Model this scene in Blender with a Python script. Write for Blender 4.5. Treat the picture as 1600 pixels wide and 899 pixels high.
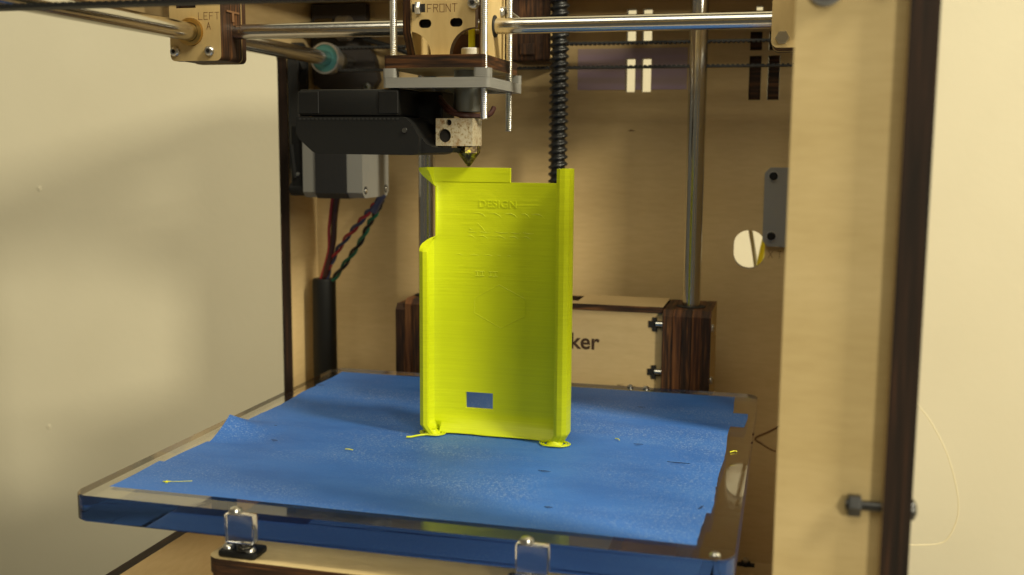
import bpy, bmesh, math, random
from mathutils import Vector, Matrix

random.seed(7)
S = 0.001                      # every length below is in millimetres
scene = bpy.context.scene
for o in list(bpy.data.objects):
    bpy.data.objects.remove(o)

# ------------------------------------------------------------------ camera
YAW, PITCH, ROLL, FPX = -0.25652, -0.13142, 0.00712, 1654.3
cy, sy, cp, sp = math.cos(YAW), math.sin(YAW), math.cos(PITCH), math.sin(PITCH)
fwd = Vector((sy * cp, cy * cp, sp))
rgt = Vector((cy, -sy, 0))
up = rgt.cross(fwd)
r2 = rgt * math.cos(ROLL) + up * math.sin(ROLL)
u2 = up * math.cos(ROLL) - rgt * math.sin(ROLL)
cam_data = bpy.data.cameras.new('camera')
cam = bpy.data.objects.new('camera', cam_data)
scene.collection.objects.link(cam)
M = Matrix((r2, u2, -fwd)).transposed().to_4x4()
M.translation = Vector((240.09, -306.98, 121.30)) * S
cam.matrix_world = M
cam_data.sensor_fit = 'HORIZONTAL'
cam_data.sensor_width = 36
cam_data.lens = 36 * FPX / 1600
cam_data.clip_start = 0.01
cam_data.clip_end = 50
cam_data.dof.use_dof = True
cam_data.dof.focus_distance = 0.440
cam_data.dof.aperture_fstop = 12
scene.camera = cam

# ------------------------------------------------------------------ light
world = bpy.data.worlds.new('World')
scene.world = world
world.use_nodes = True
bg = world.node_tree.nodes['Background']
bg.inputs[0].default_value = (1.0, 0.915, 0.68, 1)
bg.inputs[1].default_value = 0.10


def area(name, target, direction, dist, sx, sy_, power, roll_dir, col=(1, 0.92, 0.685)):
    l = bpy.data.lights.new(name, 'AREA')
    l.shape = 'RECTANGLE'
    l.size, l.size_y = sx, sy_
    l.energy = power
    l.color = col
    o = bpy.data.objects.new(name, l)
    scene.collection.objects.link(o)
    d = Vector(direction).normalized()
    t = Vector(target) * S
    z = d
    x = (Vector(roll_dir) - z * Vector(roll_dir).dot(z)).normalized()
    y = z.cross(x)
    m = Matrix((x, y, z)).transposed().to_4x4()
    m.translation = t + d * dist
    o.matrix_world = m
    return o


# ceiling fixture to the right, and a further one across the room in front
area('ceiling_lamp', (120, 110, 60), (3.0, -1.0, 3.0), 2.2, 0.70, 0.20, 54, (3, -1, 0))
area('ceiling_lamp', (-46, 160, 120), (0.86, -1.0, 0.27), 6.5, 0.66, 0.56, 195, (1, 0.86, 0))
area('ceiling_lamp', (113, 100, 60), (0.0, -0.9, 1.4), 1.9, 1.5, 1.0, 17, (1, 0, 0))

scene.view_settings.view_transform = 'Standard'
scene.view_settings.look = 'None'
scene.view_settings.gamma = 1
scene.view_settings.use_curve_mapping = False
scene.view_settings.exposure = 0
scene.cycles.max_bounces = 14
scene.cycles.transmission_bounces = 12
scene.cycles.transparent_max_bounces = 12
scene.cycles.caustics_refractive = True
scene.cycles.caustics_reflective = True
scene.cycles.blur_glossy = 0.6
scene.cycles.sample_clamp_indirect = 4

# ------------------------------------------------------------------ materials


def mat(name, col=(0.5, 0.5, 0.5), rough=0.5, metal=0.0, spec=0.5, **kw):
    m = bpy.data.materials.new(name)
    m.use_nodes = True
    b = m.node_tree.nodes['Principled BSDF']
    b.inputs['Base Color'].default_value = (*col, 1)
    b.inputs['Roughness'].default_value = rough
    b.inputs['Metallic'].default_value = metal
    b.inputs['Specular IOR Level'].default_value = spec
    for k, v in kw.items():
        b.inputs[k.replace('_', ' ')].default_value = v
    return m


def nd(m, t, **kw):
    n = m.node_tree.nodes.new(t)
    for k, v in kw.items():
        setattr(n, k, v)
    return n


def lk(m, a, b):
    m.node_tree.links.new(a, b)


def coords(m, scale, world_space=True):
    mp = nd(m, 'ShaderNodeMapping')
    if world_space:
        g = nd(m, 'ShaderNodeNewGeometry')
        lk(m, g.outputs['Position'], mp.inputs[0])
    else:
        t = nd(m, 'ShaderNodeTexCoord')
        lk(m, t.outputs['Object'], mp.inputs[0])
    mp.inputs['Scale'].default_value = scale
    return mp.outputs[0]


def noise(m, vec, scale=1.0, detail=3, rough=0.5, dist=0.0):
    n = nd(m, 'ShaderNodeTexNoise')
    lk(m, vec, n.inputs['Vector'])
    n.inputs['Scale'].default_value = scale
    n.inputs['Detail'].default_value = detail
    n.inputs['Roughness'].default_value = rough
    n.inputs['Distortion'].default_value = dist
    return n.outputs['Fac']


def ramp(m, fac, stops):
    r = nd(m, 'ShaderNodeValToRGB')
    lk(m, fac, r.inputs[0])
    e = r.color_ramp.elements
    while len(e) > 1:
        e.remove(e[0])
    e[0].position = stops[0][0]
    e[0].color = (*stops[0][1], 1)
    for p, c in stops[1:]:
        x = e.new(p)
        x.color = (*c, 1)
    return r.outputs[0]


def mixc(m, fac, a, b, mode='MIX'):
    n = nd(m, 'ShaderNodeMix', data_type='RGBA', blend_type=mode)
    if isinstance(fac, (int, float)):
        n.inputs[0].default_value = fac
    else:
        lk(m, fac, n.inputs[0])
    for i, v in ((6, a), (7, b)):
        if isinstance(v, tuple):
            n.inputs[i].default_value = (*v, 1)
        else:
            lk(m, v, n.inputs[i])
    return n.outputs[2]


def base(m, sock):
    lk(m, sock, m.node_tree.nodes['Principled BSDF'].inputs['Base Color'])


def bump(m, h, strength=0.3, dist=0.0005):
    b = nd(m, 'ShaderNodeBump')
    b.inputs['Strength'].default_value = strength
    b.inputs['Distance'].default_value = dist
    lk(m, h, b.inputs['Height'])
    lk(m, b.outputs[0], m.node_tree.nodes['Principled BSDF'].inputs['Normal'])


def rough_from(m, fac, lo, hi):
    r = nd(m, 'ShaderNodeMapRange')
    lk(m, fac, r.inputs[0])
    r.inputs[3].default_value = lo
    r.inputs[4].default_value = hi
    lk(m, r.outputs[0], m.node_tree.nodes['Principled BSDF'].inputs['Roughness'])


def birch(name, sc, a=(0.585, 0.425, 0.21), b=(0.65, 0.49, 0.255), c=(0.51, 0.36, 0.165)):
    m = mat(name, rough=0.55, spec=0.3)
    v = coords(m, sc)
    g1 = noise(m, v, 4, 3, 0.5, 0.6)
    v2 = coords(m, tuple(x * 6 for x in sc))
    g2 = noise(m, v2, 14, 3, 0.6)
    col = ramp(m, g1, [(0.25, c), (0.5, a), (0.8, b)])
    f2 = ramp(m, g2, [(0.30, (0.925, 0.91, 0.885)), (0.65, (1, 1, 1))])
    base(m, mixc(m, 1.0, col, f2, 'MULTIPLY'))
    bump(m, g2, 0.08, 0.0002)
    return m


PLY = birch('birch_ply_face', (1.2, 6, 6))          # grain along X
PLYY = birch('birch_ply_side', (6, 1.2, 6))         # grain along Y
PLYL = birch('birch_ply_pale', (1.2, 6, 6), (0.515, 0.395, 0.195), (0.57, 0.445, 0.235), (0.455, 0.34, 0.155))
PLYB = birch('birch_ply_warm', (6, 6, 1.2), (0.60, 0.445, 0.205), (0.67, 0.51, 0.25), (0.53, 0.375, 0.16))


def charred(name, axis):
    m = mat(name, rough=0.6, spec=0.25)
    sc = [60, 60, 60]
    sc[axis] = 900
    v = coords(m, tuple(sc))
    n1 = noise(m, v, 1.0, 2, 0.5)
    col = ramp(m, n1, [(0.30, (0.016, 0.009, 0.006)), (0.50, (0.040, 0.019, 0.010)),
                       (0.62, (0.085, 0.035, 0.013)), (0.75, (0.16, 0.070, 0.024))])
    base(m, col)
    bump(m, n1, 0.4, 0.0003)
    return m


CHD = mat('charred_dark_edge', rough=0.65, spec=0.2)
_n = noise(CHD, coords(CHD, (700, 60, 25)), 1, 3, 0.55)
base(CHD, ramp(CHD, _n, [(0.35, (0.012, 0.008, 0.006)), (0.6, (0.026, 0.014, 0.009)), (0.78, (0.07, 0.028, 0.013))]))
bump(CHD, _n, 0.3, 0.0003)
CHR = mat('charred_red_layer', rough=0.6, spec=0.25)
_n = noise(CHR, coords(CHR, (700, 60, 40)), 1, 2, 0.5)
base(CHR, ramp(CHR, _n, [(0.35, (0.05, 0.020, 0.010)), (0.55, (0.13, 0.050, 0.018)), (0.7, (0.20, 0.085, 0.03))]))
bump(CHR, _n, 0.3, 0.0003)
CHX, CHY, CHZ = charred('charred_edge_x', 0), charred('charred_edge_y', 1), charred('charred_edge_z', 2)
SCORCH = mat('laser_scorch', (0.05, 0.022, 0.009), 0.8)
SCORCHL = mat('laser_scorch_light', (0.16, 0.075, 0.028), 0.8)

STEEL = mat('ground_steel', (0.62, 0.61, 0.58), 0.16, 1.0)
rough_from(STEEL, noise(STEEL, coords(STEEL, (60, 60, 900)), 1, 3), 0.10, 0.24)
STEELX = mat('ground_steel_cross', (0.60, 0.58, 0.54), 0.2, 1.0)
rough_from(STEELX, noise(STEELX, coords(STEELX, (900, 900, 60)), 1, 3), 0.10, 0.26)
DSTEEL = mat('dark_steel', (0.34, 0.33, 0.31), 0.24, 1.0)
ZINC = mat('zinc_bolt', (0.66, 0.65, 0.62), 0.28, 1.0)
BLACKST = mat('oiled_thread', (0.06, 0.06, 0.06), 0.33, 0.85)
BRASS = mat('brass', (0.72, 0.49, 0.17), 0.3, 1.0)
ALU = mat('aluminium', (0.55, 0.55, 0.55), 0.38, 1.0)
ALUD = mat('aluminium_dull', (0.30, 0.31, 0.29), 0.45, 1.0)
TEAL = mat('teal_collar', (0.10, 0.30, 0.31), 0.3, 0.7)
RUBBER = mat('belt_rubber', (0.012, 0.012, 0.012), 0.65)
BLACKP = mat('black_plastic', (0.006, 0.006, 0.006), 0.55, spec=0.3)
bump(BLACKP, noise(BLACKP, coords(BLACKP, (900, 900, 900)), 1, 2), 0.12, 0.0002)
BLACKM = mat('black_matt', (0.010, 0.010, 0.010), 0.75)
BLACKPL = mat('stained_board', (0.045, 0.038, 0.036), 0.6)
WHITEP = mat('white_plastic', (0.80, 0.78, 0.72), 0.5)
GREYP = mat('grey_print', (0.27, 0.265, 0.245), 0.55)
bump(GREYP, noise(GREYP, coords(GREYP, (20, 20, 3500)), 1, 1), 0.5, 0.0002)
GREYC = mat('grey_cast', (0.25, 0.245, 0.225), 0.55, 0.2)
GREYL = mat('lamination_black', (0.015, 0.015, 0.016), 0.55)
bump(GREYL, noise(GREYL, coords(GREYL, (3000, 30, 30)), 1, 1), 0.5, 0.0002)
PLATEM = mat('zinc_plate', (0.36, 0.355, 0.345), 0.42, 0.75)
HOLEM = mat('dark_hole', (0.012, 0.010, 0.009), 0.9)
WIRES = {k: mat('wire_' + k, c, 0.45) for k, c in dict(red=(0.38, 0.03, 0.04), blue=(0.05, 0.06, 0.14), green=(0.015, 0.15, 0.09), black=(0.012, 0.012, 0.012), brown=(0.05, 0.015, 0.012)).items()}
FILAM = mat('yellow_filament', (0.72, 0.72, 0.02), 0.4)
PALEF = mat('pale_filament', (0.62, 0.57, 0.40), 0.5)

# heater block: bare aluminium, baked brown stains
HEAT = mat('baked_aluminium', rough=0.5, metal=0.1)
_v = coords(HEAT, (1000, 1000, 1000))
_n1 = noise(HEAT, _v, 0.9, 5, 0.7)
_n2 = noise(HEAT, _v, 0.22, 4, 0.6)
_c = ramp(HEAT, _n1, [(0.30, (0.12, 0.07, 0.03)), (0.40, (0.36, 0.27, 0.14)), (0.50, (0.52, 0.46, 0.33))])
base(HEAT, mixc(HEAT, ramp(HEAT, _n2, [(0.5, (0, 0, 0)), (0.72, (0.75, 0.75, 0.75))]), _c, (0.24, 0.11, 0.03)))
NOZ = mat('nozzle_brass', rough=0.35, metal=0.8)
_n = noise(NOZ, coords(NOZ, (600, 600, 600)), 1, 4, 0.6)
base(NOZ, ramp(NOZ, _n, [(0.40, (0.05, 0.035, 0.02)), (0.52, (0.15, 0.105, 0.05)), (0.64, (0.42, 0.40, 0.03))]))

# printed yellow plastic: layer lines and stronger streaks here and there
YEL = mat('yellow_print', (0.64, 0.71, 0.006), 0.42, spec=0.35)
_b = YEL.node_tree.nodes['Principled BSDF']
_b.inputs['Subsurface Weight'].default_value = 0.3
_b.inputs['Subsurface Radius'].default_value = (0.0025, 0.0025, 0.0003)
_l1 = noise(YEL, coords(YEL, (25, 25, 3200)), 1, 1, 0.4)
_l2 = noise(YEL, coords(YEL, (30, 30, 760)), 1, 2, 0.5)
_mask = ramp(YEL, noise(YEL, coords(YEL, (55, 55, 75)), 1, 2, 0.5), [(0.47, (0, 0, 0)), (0.62, (1, 1, 1))])
_m1 = nd(YEL, 'ShaderNodeMath', operation='MULTIPLY')
lk(YEL, _l2, _m1.inputs[0]); lk(YEL, _mask, _m1.inputs[1])
_m2 = nd(YEL, 'ShaderNodeMath', operation='MULTIPLY_ADD')
lk(YEL, _l1, _m2.inputs[0]); _m2.inputs[1].default_value = 0.13; lk(YEL, _m1.outputs[0], _m2.inputs[2])
bump(YEL, _m2.outputs[0], 0.55, 0.0003)
base(YEL, ramp(YEL, _l1, [(0.25, (0.585, 0.655, 0.007)), (0.75, (0.65, 0.725, 0.009))]))

# blue masking tape: crepe relief, pale scuffing where prints were torn off
TAPE = mat('blue_masking_tape', rough=0.5, spec=0.3)
_v = coords(TAPE, (1000, 1000, 1000))
_fine = noise(TAPE, _v, 1.3, 4, 0.7)
_mid = noise(TAPE, coords(TAPE, (22, 45, 40)), 1, 4, 0.6)
_crepe = noise(TAPE, coords(TAPE, (260, 1500, 260)), 1, 3, 0.6)
_col = ramp(TAPE, _mid, [(0.32, (0.042, 0.155, 0.53)), (0.55, (0.053, 0.188, 0.61)), (0.72, (0.068, 0.215, 0.64))])
_sc = ramp(TAPE, _fine, [(0.52, (0, 0, 0)), (0.66, (1, 1, 1))])
_region = ramp(TAPE, noise(TAPE, coords(TAPE, (16, 34, 30)), 1, 2, 0.5), [(0.42, (0.10, 0.10, 0.10)), (0.62, (0.8, 0.8, 0.8))])
_f = nd(TAPE, 'ShaderNodeMath', operation='MULTIPLY')
lk(TAPE, _sc, _f.inputs[0]); lk(TAPE, _region, _f.inputs[1])
base(TAPE, mixc(TAPE, _f.outputs[0], _col, (0.34, 0.47, 0.72)))
_h = nd(TAPE, 'ShaderNodeMath', operation='ADD')
lk(TAPE, _crepe, _h.inputs[0]); lk(TAPE, _fine, _h.inputs[1])
bump(TAPE, _h.outputs[0], 0.35, 0.0003)
_o = TAPE.node_tree.nodes['Material Output']
_t = nd(TAPE, 'ShaderNodeBsdfTranslucent')
_t.inputs[0].default_value = (0.06, 0.16, 0.52, 1)
_ms = nd(TAPE, 'ShaderNodeMixShader')
_ms.inputs[0].default_value = 0.2
lk(TAPE, TAPE.node_tree.nodes['Principled BSDF'].outputs[0], _ms.inputs[1])
lk(TAPE, _t.outputs[0], _ms.inputs[2])
lk(TAPE, _ms.outputs[0], _o.inputs['Surface'])
_fin = _region.node
TAPE2 = TAPE.copy()
TAPE2.name = 'scuffed_masking_tape'
_e = TAPE2.node_tree.nodes[_fin.name].color_ramp.elements
_e[0].color = (0.55, 0.55, 0.55, 1)
_e[1].color = (1, 1, 1, 1)
TAPED = mat('tape_tear', (0.015, 0.04, 0.13), 0.7)

# clear acrylic
ACR = mat('clear_acrylic', (0.985, 0.985, 0.975), 0.015)
ACR.node_tree.nodes['Principled BSDF'].inputs['Transmission Weight'].default_value = 1.0
ACR.node_tree.nodes['Principled BSDF'].inputs['IOR'].default_value = 1.49

rough_from(ACR, ramp(ACR, noise(ACR, coords(ACR, (60, 60, 260)), 1, 5, 0.65, 1.2), [(0.5, (0, 0, 0)), (0.7, (1, 1, 1))]), 0.012, 0.13)
WALL = mat('painted_wall', (0.80, 0.73, 0.54), 0.7, spec=0.25)
_n = noise(WALL, coords(WALL, (1, 1, 1)), 180, 3, 0.5)
bump(WALL, _n, 0.14, 0.001)
base(WALL, ramp(WALL, noise(WALL, coords(WALL, (1, 1, 1)), 7, 3, 0.5), [(0.3, (0.605, 0.555, 0.415)), (0.7, (0.645, 0.595, 0.45))]))
TABLE = mat('table_top', (0.45, 0.40, 0.32), 0.5)
VIOL = mat('painted_violet_glow', rough=0.45)  # violet light falling on the back panel, painted as colour
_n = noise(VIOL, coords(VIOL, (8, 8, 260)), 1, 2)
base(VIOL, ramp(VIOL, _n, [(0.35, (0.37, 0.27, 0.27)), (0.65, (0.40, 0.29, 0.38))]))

# ------------------------------------------------------------------ mesh helpers


def finish(name, bm, mats, parent=None, origin=None, smooth=35, recalc=True):
    """bm in millimetres, world position; the object's origin sits at its thing's base"""
    if recalc:
        bmesh.ops.recalc_face_normals(bm, faces=bm.faces)
    if origin is None:
        if parent is not None:
            origin = parent.matrix_world.translation / S if False else Vector(parent['_o'])
        else:
            xs = [v.co for v in bm.verts]
            lo = [min(c[i] for c in xs) for i in range(3)]
            hi = [max(c[i] for c in xs) for i in range(3)]
            origin = Vector(((lo[0] + hi[0]) / 2, (lo[1] + hi[1]) / 2, lo[2]))
    origin = Vector(origin)
    for v in bm.verts:
        v.co = (v.co - origin) * S
    me = bpy.data.meshes.new(name)
    bm.to_mesh(me)
    bm.free()
    for m in (mats if isinstance(mats, (list, tuple)) else [mats]):
        me.materials.append(m)
    for p in me.polygons:
        p.use_smooth = True
    me.set_sharp_from_angle(angle=math.radians(smooth))
    o = bpy.data.objects.new(name, me)
    scene.collection.objects.link(o)
    o['_o'] = tuple(origin)
    if parent is None:
        o.location = origin * S
    else:
        o.parent = parent
        o.location = (origin - Vector(parent['_o'])) * S
    return o


def tag(o, label, cat, group=None):
    o['label'] = label
    o['category'] = cat
    if group:
        o['group'] = group
    return o


def thing(name, label, cat, origin, group=None):
    o = bpy.data.objects.new(name, None)
    o.empty_display_size = 0.01
    scene.collection.objects.link(o)
    o.location = Vector(origin) * S
    o['_o'] = tuple(origin)
    return tag(o, label, cat, group)


def new():
    return bmesh.new()


def box(bm, x0, x1, y0, y1, z0, z1, bev=0.0, seg=2, mi=0):
    t = bmesh.new()
    bmesh.ops.create_cube(t, size=1)
    for v in t.verts:
        v.co = Vector(((x0 + x1) / 2 + v.co.x * (x1 - x0), (y0 + y1) / 2 + v.co.y * (y1 - y0), (z0 + z1) / 2 + v.co.z * (z1 - z0)))
    if bev:
        bmesh.ops.bevel(t, geom=list(t.edges), offset=bev, segments=seg, affect='EDGES', profile=0.5)
    merge(bm, t, mi)


def merge(bm, t, mi=0):
    t.verts.index_update()
    vs = [bm.verts.new(v.co) for v in t.verts]
    for f in t.faces:
        try:
            nf = bm.faces.new([vs[v.index] for v in f.verts])
            nf.material_index = mi if mi is not None else f.material_index
        except ValueError:
            pass
    t.free()


def frame_of(d):
    d = Vector(d).normalized()
    a = Vector((0, 0, 1)) if abs(d.z) < 0.9 else Vector((1, 0, 0))
    u = d.cross(a).normalized()
    return u, d.cross(u).normalized()


def lathe(bm, p0, d, prof, seg=24, mi=0, cap=True):
    """prof: list of (distance along d, radius)"""
    p0, d = Vector(p0), Vector(d).normalized()
    u, w = frame_of(d)
    rings = []
    for h, r in prof:
        c = p0 + d * h
        rings.append([bm.verts.new(c + (u * math.cos(2 * math.pi * k / seg) + w * math.sin(2 * math.pi * k / seg)) * r) for k in range(seg)])
    for a, b in zip(rings, rings[1:]):
        for k in range(seg):
            bm.faces.new([a[k], a[(k + 1) % seg], b[(k + 1) % seg], b[k]]).material_index = mi
    if cap:
        bm.faces.new(rings[0][::-1]).material_index = mi
        bm.faces.new(rings[-1]).material_index = mi


def cyl(bm, p0, p1, r, seg=24, mi=0, ch=0.0):
    d = Vector(p1) - Vector(p0)
    L = d.length
    prof = [(0, r), (L, r)] if not ch else [(0, r - ch), (ch, r), (L - ch, r), (L, r - ch)]
    lathe(bm, p0, d, prof, seg, mi)


def tube(bm, pts, r, seg=8, mi=0):
    pts = [Vector(p) for p in pts]
    rings = []
    u = None
    for i, p in enumerate(pts):
        t = (pts[min(i + 1, len(pts) - 1)] - pts[max(i - 1, 0)]).normalized()
        if u is None:
            u, _ = frame_of(t)
        u = (u - t * u.dot(t)).normalized()
        w = t.cross(u)
        rr = r[i] if isinstance(r, (list, tuple)) else r
        rings.append([bm.verts.new(p + (u * math.cos(2 * math.pi * k / seg) + w * math.sin(2 * math.pi * k / seg)) * rr) for k in range(seg)])
    for a, b in zip(rings, rings[1:]):
        for k in range(seg):
            bm.faces.new([a[k], a[(k + 1) % seg], b[(k + 1) % seg], b[k]]).material_index = mi
    bm.faces.new(rings[0][::-1]).material_index = mi
    bm.faces.new(rings[-1]).material_index = mi


def spline(pts, n=8):
    P = [Vector(p) for p in pts]
    out = []
    for i in range(len(P) - 1):
        a, b, c, d = P[max(i - 1, 0)], P[i], P[i + 1], P[min(i + 2, len(P) - 1)]
        for k in range(n):
            t = k / n
            out.append(0.5 * ((2 * b) + (c - a) * t + (2 * a - 5 * b + 4 * c - d) * t * t + (3 * b - a - 3 * c + d) * t ** 3))
    out.append(P[-1])
    return out


def thread(bm, p, z0, z1, r, depth, pitch, seg=20, per=6, mi=0):
    n = int((z1 - z0) / pitch * per)
    rings = []
    for i in range(n + 1):
        z = z0 + (z1 - z0) * i / n
        ring = []
        for k in range(seg):
            ph = (z / pitch - k / seg) % 1.0
            t = abs(ph * 2 - 1)
            t = min(1, max(0, (t - 0.22) / 0.5))
            rr = r - depth * t
            a = 2 * math.pi * k / seg
            ring.append(bm.verts.new((p[0] + rr * math.cos(a), p[1] + rr * math.sin(a), z)))
        rings.append(ring)
    for a, b in zip(rings, rings[1:]):
        for k in range(seg):
            bm.faces.new([a[k], a[(k + 1) % seg], b[(k + 1) % seg], b[k]]).material_index = mi
    bm.faces.new(rings[0][::-1])
    bm.faces.new(rings[-1])


def rrect(u0, u1, v0, v1, r=0.0, n=5):
    if r <= 0:
        return [(u0, v0), (u1, v0), (u1, v1), (u0, v1)]
    out = []
    for cx, cy_, a0 in ((u1 - r, v0 + r, -90), (u1 - r, v1 - r, 0), (u0 + r, v1 - r, 90), (u0 + r, v0 + r, 180)):
        for k in range(n + 1):
            a = math.radians(a0 + 90 * k / n)
            out.append((cx + r * math.cos(a), cy_ + r * math.sin(a)))
    return out


def circ(u, v, r, n=20):
    return [(u + r * math.cos(2 * math.pi * k / n), v + r * math.sin(2 * math.pi * k / n)) for k in range(n)]


MAPS = {'XZ': lambda u, v, w: (u, w, v), 'YZ': lambda u, v, w: (w, u, v), 'XY': lambda u, v, w: (u, v, w)}
WAX = {'XZ': 1, 'YZ': 0, 'XY': 2}


def curve_to_bm(cu):
    ob = bpy.data.objects.new('tmp', cu)
    scene.collection.objects.link(ob)
    dg = bpy.context.evaluated_depsgraph_get()
    me = bpy.data.meshes.new_from_object(ob.evaluated_get(dg))
    t = bmesh.new()
    t.from_mesh(me)
    bpy.data.objects.remove(ob)
    bpy.data.curves.remove(cu)
    bpy.data.meshes.remove(me)
    return t


def plate(bm, plane, polys, w0, w1, mi_face=0, mi_edge=1):
    """flat sheet: first polygon is the outline, the others are openings"""
    cu = bpy.data.curves.new('tmp', 'CURVE')
    cu.dimensions = '2D'
    cu.fill_mode = 'BOTH'
    cu.extrude = (w1 - w0) / 2
    for poly in polys:
        s = cu.splines.new('POLY')
        s.points.add(len(poly) - 1)
        for p, (u, v) in zip(s.points, poly):
            p.co = (u, v, 0, 1)
        s.use_cyclic_u = True
    t = curve_to_bm(cu)
    bmesh.ops.remove_doubles(t, verts=t.verts, dist=1e-4)
    t.normal_update()
    for f in t.faces:
        f.material_index = mi_face if abs(f.normal.z) > 0.7 else mi_edge
    fn = MAPS[plane]
    mid = (w0 + w1) / 2
    for v in t.verts:
        v.co = Vector(fn(v.co.x, v.co.y, v.co.z + mid))
    bmesh.ops.recalc_face_normals(t, faces=t.faces)
    merge(bm, t, None)


def sheet(name, plane, polys, w0, w1, mats, parent, bev=0):
    bm = new()
    plate(bm, plane, polys, w0, w1)
    return finish(name, bm, mats, parent)


STROKES = {
    'L': [[(0, 1), (0, 0), (.6, 0)]], 'E': [[(.6, 1), (0, 1), (0, 0), (.6, 0)], [(0, .5), (.45, .5)]],
    'F': [[(.6, 1), (0, 1), (0, 0)], [(0, .5), (.45, .5)]], 'T': [[(0, 1), (.66, 1)], [(.33, 1), (.33, 0)]],
    'A': [[(0, 0), (.3, 1), (.6, 0)], [(.12, .35), (.48, .35)]],
    'R': [[(0, 0), (0, 1), (.5, 1), (.6, .8), (.5, .55), (0, .55)], [(.3, .55), (.6, 0)]],
    'O': [[(0, 0), (0, 1), (.6, 1), (.6, 0), (0, 0)]], 'N': [[(0, 0), (0, 1), (.6, 0), (.6, 1)]],
    'X': [[(0, 0), (.6, 1)], [(0, 1), (.6, 0)]],
}


def engrave(name, text, x, z, h, y, parent, lw=0.32, m=SCORCH, gap=0.9):
    """thin laser strokes on a face that looks towards -Y"""
    bm = new()
    for ch in text:
        for st in STROKES[ch]:
            for (a, b), (c, d) in zip(st, st[1:]):
                p, q = Vector((x + a * h, y, z + b * h)), Vector((x + c * h, y, z + d * h))
                t = (q - p).normalized()
                n = Vector((-t.z, 0, t.x)) * lw / 2
                e = t * lw / 2
                vs = [p - n - e, q - n + e, q + n + e, p + n - e]
                lo = [bm.verts.new(v + Vector((0, 0.15, 0))) for v in vs]
                hi = [bm.verts.new(v - Vector((0, 0.04, 0))) for v in vs]
                bm.faces.new(hi)
                for k in range(4):
                    bm.faces.new([lo[k], lo[(k + 1) % 4], hi[(k + 1) % 4], hi[k]])
        x += h * gap
    return finish(name, bm, m, parent)


def text_mesh(name, body, size, x, z, y, depth, m, parent, align='LEFT', offset=0.0, sx=1.0):
    cu = bpy.data.curves.new('tmp', 'FONT')
    cu.body = body
    cu.size = size
    cu.extrude = depth
    cu.offset = offset
    cu.align_x = align
    cu.resolution_u = 4
    t = curve_to_bm(cu)
    for v in t.verts:
        v.co = Vector((x + v.co.x * sx, y + -v.co.z, z + v.co.y))
    bm = new()
    merge(bm, t, 0)
    return finish(name, bm, m, parent)


def socket_screw(bm, p, d, r=2.6, h=2.2, mi=0, mih=1):
    """button head with a hex socket, p on the surface, d outwards"""
    p, d = Vector(p), Vector(d).normalized()
    lathe(bm, p, d, [(0, r), (h * .45, r * .96), (h * .8, r * .78), (h, r * .5)], 20, mi)
    lathe(bm, p + d * (h + 0.02), d, [(-0.6, r * .42), (0.0, r * .42)], 6, mih)


def hex_nut(bm, p, d, r=3.1, h=2.4, mi=0):
    lathe(bm, p, d, [(0, r * .94), (0.25, r), (h - .25, r), (h, r * .94)], 6, mi)


# ------------------------------------------------------------------ setting
bm = new()
box(bm, -2200, 2400, 546, 560, -900, 1800)
wall = finish('wall', bm, WALL)
wall['kind'] = 'structure'
for x, z, r in ((-444, 80, 2.0), (-447, -150, 1.8)):
    bm = new()
    lathe(bm, (x, 546.2, z), (0, -1, 0), [(0, r * 1.3), (.5, r), (.9, r * .5)], 14)
    finish('paint_drip', bm, WALL, wall)
bm = new()
box(bm, -900, 1000, -320, 312, -262, -232, 3)
table = finish('table', bm, TABLE)
table['kind'] = 'structure'

# ------------------------------------------------------------------ printer frame
XL, XR = -40.0, 266.0
F = thing('printer_frame', 'laser-cut birch plywood box frame of a desktop 3D printer, open sides and front', '3D printer frame', (113, 130, -232))
ZB, ZT = -232, 215
slots = []
for x0 in (148.1, 157.0):
    slots += [rrect(x0, x0 + 5.3, 152.5, 170.8, .4, 2), rrect(x0, x0 + 5.3, 180.2, 197.6, .4, 2)]
dark = []
for x0 in (215.4, 225.2):
    dark += [rrect(x0, x0 + 6.3, 147.8, 171.3, .2, 2), rrect(x0, x0 + 6.3, 174.2, 184.0, .2, 2)]
tiny = [rrect(x0, x0 + 3.4, 195.2, 197.6) for x0 in (218.0, 227.3)]
oval = rrect(210.2, 227.2, 55.8, 77.0, 8.2, 8)
bm = new()
plate(bm, 'XZ', [rrect(XL - 6, XR + 7, ZB, ZT), *slots, *dark, *tiny, oval], 290, 296)
back = finish('back_panel', bm, [PLY, CHY], F)
for x0 in (215.4, 225.2):
    for z0, z1 in ((147.8, 171.3), (174.2, 184.0)):
        bm = new()
        box(bm, x0 + .15, x0 + 6.15, 292, 299, z0 + .15, z1 - .15)
        finish('slot_tab', bm, CHZ, back)
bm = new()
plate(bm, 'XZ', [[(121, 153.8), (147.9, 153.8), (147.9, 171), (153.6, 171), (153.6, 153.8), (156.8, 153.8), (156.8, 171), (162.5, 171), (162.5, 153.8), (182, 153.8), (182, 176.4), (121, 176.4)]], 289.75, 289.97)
o = finish('painted_violet_glow', bm, [VIOL, VIOL], back)  # thin added sheet that carries the painted glow
o['label'] = 'faint violet glow painted around the two pale slots'
engrave('engraved_mark', 'XT', 229.3, 62.2, 3.6, 290, back, 0.3, SCORCHL, 1.3)
bm = new()
tube(bm, spline([(246, 290, -28.5), (241, 290, -31), (233, 290, -36), (226, 290, -40.3), (229.5, 290, -43), (233, 290, -45.2), (237.4, 290, -47)], 5), [0.35] * 5 + [0.55] * 16 + [0.4] * 10, 6)
finish('scratch', bm, SCORCHL, back)
bm = new()
tube(bm, [(150, 290, 131), (152, 290, 131.3), (154, 290, 131)], [.1, .4, .1], 6)
finish('knot', bm, SCORCHL, back)

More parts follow.
